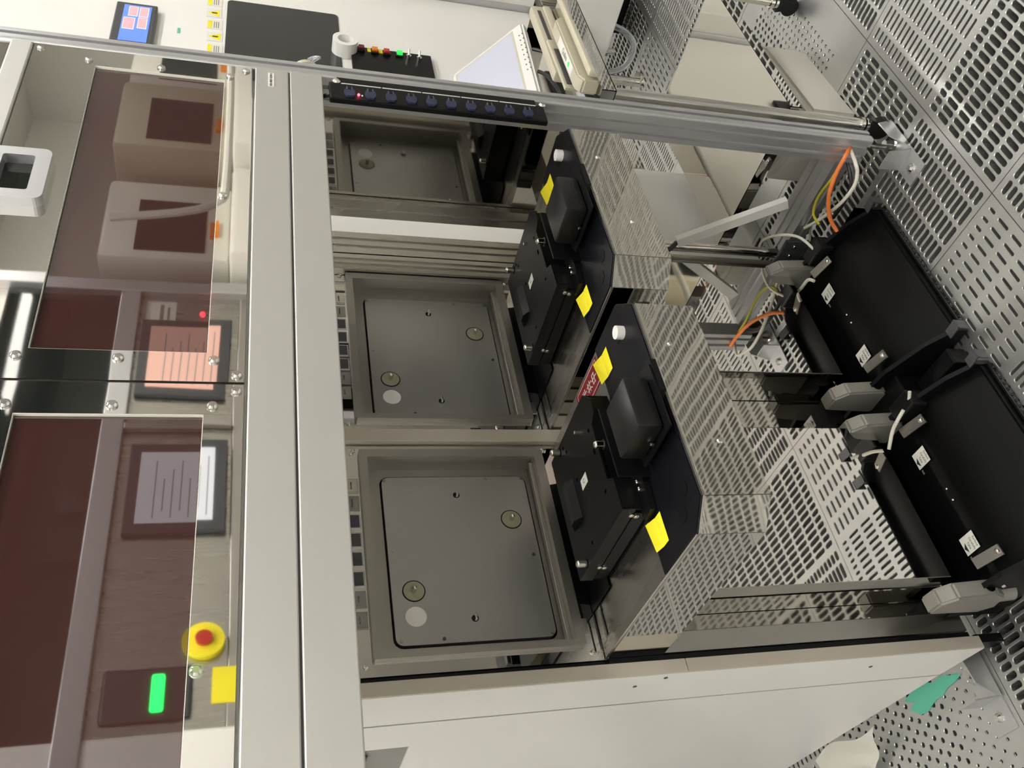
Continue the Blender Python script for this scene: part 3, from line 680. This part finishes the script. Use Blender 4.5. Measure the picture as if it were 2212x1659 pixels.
# tablet leaning on the top shelf
tb = thing('touch_tablet', 'white touch tablet with glowing blank screen leaning on the cart', 'tablet', (.22, .28, .74))
o0 = Vector((.395, .262, .748)); ux = Vector((-1, .06, .02)).normalized(); uy = Vector((.0, .185, .150)).normalized(); uy = (uy-ux*uy.dot(ux)).normalized(); uz = ux.cross(uy)
if uz.y > 0: uz = -uz
def TBp(a, c, d=0): return o0+ux*a+uy*c+uz*d
def slab(a0, a1, c0, c1, d0, d1, m, name, par, bev=0):
    b = B(); b.poly([TBp(a0, c0, d0), TBp(a1, c0, d0), TBp(a1, c1, d0), TBp(a0, c1, d0)], uz*(d1-d0))
    if bev: bmesh.ops.bevel(b.bm, geom=b.bm.edges[:], offset=bev, segments=2, affect='EDGES')
    return obj(name, b, m, par)
slab(.008, .380, .004, .250, -.028, 0, m_whitep, 'tablet_body', tb, .006)
slab(.026, .362, .042, .232, .0004, .0010, m_screen, 'tablet_screen', tb)
slab(.020, .368, .036, .238, 0, .0004, m_ivory, 'screen_bezel', tb)
for i in range(8):
    for j in range(2): obj('key_dot', B().sph(TBp(.06+i*.022, .010+j*.010, .0003), .0022, n=8), m_lgrey, tb)
obj('tablet_cable', B().tube([TBp(.12, .0, -.02), TBp(.16, -.03, -.03), TBp(.24, -.045, -.03), TBp(.36, -.05, -.04)], .005), m_bcable, tb, True)
obj('tablet_cable', B().tube([TBp(.22, .0, -.02), TBp(.26, -.02, -.02), TBp(.32, -.035, -.02), TBp(.40, -.045, -.03)], .005), m_bcable, tb, True)
# ivory devices under and beside the tablet
def device(x0, x1, y0, y1, z0, z1, label, slotk=None):
    t = thing('ivory_device', label, 'device', ((x0+x1)/2, (y0+y1)/2, z0), 'ivory devices on the cart')
    obj('device_body', B().box(x0, x1, y0, y1, z0, z1, .008), m_ivory, t, True)
    obj('device_lip', B().box(x0+.004, x1-.004, y0-.004, y0+.01, z0+.006, z0+(z1-z0)*.45, .004), m_ivory, t, True)
    obj('device_slot', B().box(x0+.02, x1-.03, y0-.001, y0+.001, z0+(z1-z0)*.62, z0+(z1-z0)*.78), m_dgrey, t)
    return t
device(-.02, .30, .175, .205, .7075, .765, 'tall ivory device standing behind the tablet cables, farthest from the cart edge')
device(-.16, .19, .082, .104, .7075, .741, 'low dark-seamed ivory device along the cart front edge')
bx = thing('ivory_handset', 'ivory handset with arched dark recess and green-dotted label on the cart', 'handset', (-.02, .14, .7075))
b = B(); pr = [(-.16, .7075), (-.16, .745), (-.14, .758), (.10, .758), (.12, .745), (.12, .7075), (.07, .7075), (.05, .722), (-.09, .722), (-.11, .7075)]
b.poly([(p[0], .110, p[1]) for p in pr], (0, .035, 0)); bmesh.ops.bevel(b.bm, geom=b.bm.edges[:], offset=.004, segments=2, affect='EDGES'); obj('cradle_body', b, m_ivory, bx, True)
obj('arched_back', B().box(-.13, .08, .150, .158, .7075, .772, .002), m_ivory, bx)
obj('cradle_recess', B().box(-.115, .035, .1475, .1495, .715, .765, .0005), m_dgrey, bx)
l = obj('device_label', B().box(-.105, .035, .114, .137, .7580, .7588), m_whitep, bx)
text('Qulim', .018, (-.030, .1255, .7592), (-1, 0, 0), (0, -1, 0), m_lgrey, l)
obj('green_dot', B().cyl((-.072, .1255, .7588), (-.072, .1255, .7594), .006, 14), m_gr, l)

# white box with rounded corner on the floor under the cart
wb = thing('floor_box', 'white rounded enclosure on the floor under the cart', 'enclosure', (.1, .24, 0))
b = B(); b.poly([(.40, .265, .0), (.22, .155, 0), (-.115, .140, 0), (-.13, .20, 0), (-.085, .37, 0), (.10, .40, 0)], (0, 0, .13))
bmesh.ops.bevel(b.bm, geom=[e for e in b.bm.edges if abs(e.verts[0].co.z-e.verts[1].co.z) > .05 or e.verts[0].co.z > .1], offset=.012, segments=3, affect='EDGES')
obj('box_shell', b, m_cream, wb, True)
b = B(); b.poly([(.30, .203, .131), (-.12, .165, .131), (-.12, .168, .131), (.30, .207, .131)], (0, 0, .0008)); obj('box_seam', b, m_ltext, wb)
text('OCLim 00', .016, (-.07, .25, .1305), (0, 1, 0), (-1, 0, 0), m_lgrey, wb)

# ---------------------------------------------------------------- white process tool to the right
rt = thing('process_tool', 'large white process tool wall behind the steel cart', 'process tool', (.9, .9, .15))
b = B(); b.box(-.20, 1.188, .62, .70, .485, 2.75, .006); obj('tool_body', b, m_white, rt)
b = B(); b.box(.29, 1.188, .628, .70, .275, .482, .003); obj('steel_skirt', b, m_wavy, rt)
b = B(); b.box(-.20, .285, .622, .70, .03, .482, .01); obj('white_base', b, m_white, rt)
b = B(); b.box(1.20, 3.3, .52, .80, .135, 2.75, .006); obj('far_body', b, m_white, rt)
b = B(); b.box(1.189, 1.199, .60, .625, .46, 2.7, .002); obj('seam_trim', b, m_alu, rt)
b = B(); b.box(1.46, 3.0, .62, .78, .001, .135); obj('shadow_block', b, m_black, rt)  # added black block stands in for the shadow under the far body
b = B(); b.box(-.2, 3.3, 1.95, 2.0, .02, 2.7); obj('rear_wall', b, m_white, rt)
for x, y in ((.35, .75), (1.12, .80)):
    b = B(); b.cyl((x, y, 0), (x, y, .485), .018, 14).cyl((x, y, 0), (x, y, .012), .04, 18); obj('support_foot', b, m_chrome, rt, True)
dw = obj('dark_window', B().poly([(p[0], .617, p[1]) for p in rrect(.75, 1.356, .445, .342, .015)], (0, .002, 0)), m_darkglass, rt, label='black glossy window')
# operator screen
hm = thing('operator_screen', 'small operator screen with blue display on the white tool', 'screen', (.75, .60, 1.7))
obj('screen_bezel', B().box(.60, .842, .600, .6175, 1.722, 1.835, .004), m_dgrey, hm)
ds = obj('display', B().box(.625, .826, .5990, .600, 1.737, 1.812), m_uiblue, hm)
for r4 in ((.765, .815, 1.745, 1.767), (.765, .815, 1.774, 1.796), (.70, .755, 1.745, 1.767), (.69, .75, 1.778, 1.806)):
    f = obj('display_tile', B().box(r4[0]-.003, r4[1]+.003, .5984, .5990, r4[2]-.002, r4[3]+.002), m_uiwhite, ds); obj('tile_fill', B().box(r4[0], r4[1], .5980, .5984, r4[2], r4[3]), m_uipink, ds)
# warning stickers
for k, (x, z) in enumerate(((.95, 1.565), (.88, 1.565), (.81, 1.560), (.74, 1.558), (.67, 1.555))):
    s_ = thing('caution_label', f'yellow and white caution label on the white tool, {["farthest from", "second farthest from", "third farthest from", "second nearest to", "nearest to"][k]} the corner post', 'label', (x, .619, z), 'caution labels on the white tool')
    obj('label_sheet', B().box(x-.025, x+.025, .6188, .6195, z-.022, z+.022), m_lwhite, s_)
    if k % 2: 
        obj('warning_triangle', B().poly([(x-.02, .6183, z-.016), (x+.02, .6183, z-.016), (x, .6183, z+.018)], (0, .0004, 0)), m_yellow, s_)
        obj('triangle_mark', B().box(x-.003, x+.003, .6176, .6183, z-.01, z+.006), m_ltext, s_)
    else:
        obj('yellow_band', B().box(x-.022, x+.022, .6183, .6188, z+.008, z+.02), m_yellow, s_)
        for j in range(3): obj('print_line', B().box(x-.018, x+.018, .6183, .6188, z-.012+.006*j, z-.0095+.006*j), m_lgrey, s_)
obj('green_sticker', B().box(.735, .765, .6188, .6195, 1.655, 1.663), m_teal, rt)
# switch panel
sp = thing('switch_panel', 'black switch panel with coloured push buttons on the white tool', 'switch panel', (.72, .61, 1.0))
obj('panel_plate', B().box(.60, .768, .606, .6195, .90, 1.155, .003), m_black, sp)
obj('yellow_plate', B().box(.742, .762, .6050, .606, 1.042, 1.104), m_yellow, sp)
for x, z, mm, nm in ((.748, 1.124, m_mr, 'maroon_button'), (.746, 1.082, m_or, 'orange_button'), (.744, 1.045, m_rd, 'red_button'), (.744, 1.004, m_gr, 'green_button')):
    s_ = obj('button_guard', B().box(x-.013, x+.013, .600, .606, z-.012, z+.012, .002), m_blackp, sp); obj(nm, B().box(x-.010, x+.010, .592, .600, z-.009, z+.009, .002), mm, s_)
for x, z in ((.728, .977), (.724, .944)):
    obj('toggle_switch', B().cyl((x, .606, z), (x, .592, z), .008, 14).cyl((x, .592, z), (x+.012, .578, z), .004, 10), m_chrome, sp, True)
# white ring knob
kn = thing('white_ring', 'thick white plastic ring mounted beside the dark window', 'ring', (.75, .60, 1.16))
c0 = Vector((.745, .619, 1.175)); ax = Vector((0, -1, .0)); bb = B(); n = 28
R0, R1, L = .039, .024, .046
V = [[bb.bm.verts.new((c0.x+r_*math.cos(2*math.pi*k/n), c0.y-d, c0.z+r_*math.sin(2*math.pi*k/n))) for k in range(n)] for r_, d in ((R0, 0), (R0, L), (R1, L), (R1, .01))]
for a, c in ((0, 1), (1, 2), (2, 3)):
    for k in range(n): bb.bm.faces.new((V[a][k], V[a][(k+1) % n], V[c][(k+1) % n], V[c][k]))
bb.bm.faces.new(V[3]); obj('ring_body', bb, m_white, kn, True)
kn.rotation_euler = (0, 0, 0)
# white disc with hook on the corner post
wd = thing('hook_disc', 'cream suction disc with clear hook on the corner post', 'hook', (-.268, .10, 1.34))
obj('disc', B().cyl((-.272, .108, 1.343), (-.263, .108, 1.343), .025, 28), m_ivory, wd, True)
obj('hook', B().tube([(-.263, .095, 1.338), (-.25, .090, 1.328), (-.235, .092, 1.318), (-.222, .10, 1.328), (-.224, .105, 1.338)], .003), m_clear, wd, True)

# far-right gear: grey column, clear hose, cable
fg = thing('grey_column', 'grey aluminium column with a black cable beyond the cart', 'column', (1.56, .46, 0))
extrusion(1.50, 1.62, .42, .51, .20, 2.6, 'z', m_alu, 'column_profile', fg, 2)
obj('hanging_cable', B().tube([(1.62, .41, 1.0), (1.52, .41, .5), (1.36, .40, .25), (1.22, .38, .06), (1.21, .38, .01)], .006), m_bcable, fg, True)
obj('column_foot', B().cyl((1.56, .465, 0), (1.56, .465, .20), .022, 16), m_chrome, fg, True)
ch = thing('clear_hose', 'clear plastic hose curving down beside a chrome fitting', 'hose', (1.22, .7, 0))
obj('hose_tube', B().tube([(1.28, .66, .26), (1.27, .66, .12), (1.235, .68, .045), (1.19, .72, .035), (1.15, .77, .08), (1.14, .80, .2)], .012, 12), m_clear, ch, True)
obj('hose_fitting', B().cyl((1.22, .74, .26), (1.22, .74, .13), .022, 6).cyl((1.22, .74, .13), (1.22, .74, .10), .013, 12), m_chrome, ch, True)

# ---------------------------------------------------------------- opposite machine row (seen in the mirrors)
YO = -1.9
om = thing('opposite_machine', 'steel and white machine across the aisle, seen in the mirror doors', 'machine', (-.2, YO, 0))
b = B(); b.box(-1.0, 1.13, YO-.5, YO, .06, 1.50, .004); obj('lower_body', b, m_sus, om)
b = B(); b.box(-1.0, 1.13, YO-.5, YO-.002, 1.502, 2.45); obj('upper_body', b, m_sus_dk, om)
b = B(); b.box(-1.02, 1.13, YO, YO+.03, 1.895, 1.975, .004); obj('cross_rail', b, m_alu, om)
b = B(); b.box(1.10, 1.165, YO-.02, YO+.04, .05, 2.5, .004); obj('vertical_post', b, m_alu, om)
b = B(); b.box(.36, .39, YO, YO+.03, 1.50, 1.895, .004); obj('panel_seam', b, m_sus, om)
b = B(); b.box(-3.2, -.80, YO-.45, YO+.02, .06, 2.45, .01); obj('bright_panel', b, m_white, om)
b = B(); b.box(-1.0, 1.1, YO, YO+.002, 1.98, 2.4); obj('upper_glass', b, m_darkglass, om)
def opscreen(x0, x1, z0, z1, m, label):
    t = thing('control_screen', label, 'control screen', ((x0+x1)/2, YO, z0), 'control screens across the aisle')
    obj('bezel', B().box(x0, x1, YO, YO+.025, z0, z1, .004), m_dgrey, t)
    d = obj('display', B().box(x0+.04, x1-.04, YO+.0252, YO+.026, z0+.045, z1-.04), m, t)
    for k in range(7): obj('display_row', B().box(x0+.06+.03*(k % 2), x1-.08-.04*(k % 3), YO+.026, YO+.0265, z0+.065+.03*k, z0+.069+.03*k), m_uigrey, d)
opscreen(.513, .945, 1.53, 1.88, m_uipeach, 'control screen with peach display across the aisle')
opscreen(-.10, .29, 1.515, 1.86, m_uiwhite, 'control screen with grey display across the aisle')
es = thing('emergency_stop', 'red emergency stop button in a yellow guard across the aisle', 'emergency stop', (-.51, YO+.02, 1.55))
b = B(); n = 24
b.cyl((-.51, YO, 1.572), (-.51, YO+.03, 1.572), .062, 28); obj('yellow_guard', b, m_yellow, es, True)
b = B(); b.cyl((-.51, YO+.03, 1.572), (-.51, YO+.05, 1.572), .026, 24); obj('red_cap', b, m_rd, es, True)
gl = thing('green_lamp', 'glowing green signal lamp across the aisle', 'signal lamp', (-.68, YO+.02, 1.66))
b = B(); b.box(-.735, -.615, YO, YO+.03, 1.675, 1.715, .008); obj('lamp_lens', b, m_greenled, gl)
obj('lamp_base', B().box(-.76, -.59, YO, YO+.015, 1.60, 1.86, .01), m_dgrey, gl)
yl = tag(obj('yellow_notice', B().box(-.72, -.60, YO, YO+.003, 1.47, 1.545), m_yellow), 'yellow printed notice across the aisle', 'notice')
rl = tag(obj('red_indicator', B().sph((.98, YO+.03, 1.64), .012), m_redled), 'small red indicator light across the aisle', 'indicator light')
al = tag(obj('amber_indicator', B().sph((1.75, YO+.03, 1.83), .02), m_amberled), 'amber indicator light across the aisle', 'indicator light')
pn = thing('paper_notice', 'white paper notice beside the peach screen across the aisle', 'notice', (1.0, YO, 1.7))
obj('paper', B().box(.945, 1.075, YO+.001, YO+.003, 1.75, 1.87), m_lwhite, pn)
obj('print', B().box(.965, 1.055, YO+.003, YO+.004, 1.80, 1.815).box(.965, 1.04, YO+.003, YO+.004, 1.775, 1.785), m_lgrey, pn)
# white cabinets further right across the aisle
for i, (x0, x1, y1, lb_) in enumerate(((1.25, 1.9, -1.75, 'nearest'), (1.95, 2.6, -1.65, 'middle'), (2.65, 3.4, -1.75, 'farthest'))):
    t = thing('white_machine', f'white rounded machine across the aisle, the {lb_} of three', 'machine', ((x0+x1)/2, y1-.4, 0), 'white machines across the aisle')
    obj('machine_body', B().box(x0, x1, y1-.7, y1, .05, 1.55, .03), m_cream, t, True)
    obj('machine_head', B().box(x0+.05, x1-.05, y1-.6, y1-.1, 1.55, 2.1, .03), m_ivory if i == 1 else m_cream, t, True)
    obj('dark_band', B().box(x0+.01, x1-.01, y1-.001, y1+.004, 1.38, 1.46), m_dgrey, t)
    obj('machine_window', B().box(x0+.1, x1-.2, y1-.1, y1-.095, 1.65, 1.95), m_darkglass, t)
    obj('top_lamp', B().box(x0+.2, x0+.3, y1-.1, y1-.08, 1.6, 1.63), m_or, t)
hr = tag(obj('hand_rail', B().tube([(1.2, -1.55, 2.0), (1.28, -1.52, 1.62), (1.5, -1.5, 1.56), (2.6, -1.5, 1.56)], .018), m_cream, smooth=True), 'cream tube hand rail across the aisle', 'rail')
# left neighbour floor-standing cabinet that the covers mirror
nb = thing('left_machine', 'white machine to the left, outside the load zone', 'machine', (-3.7, .6, 0))
obj('machine_body', B().box(-4.1, -3.3, -.6, 1.9, .05, 2.3, .02), m_white, nb)
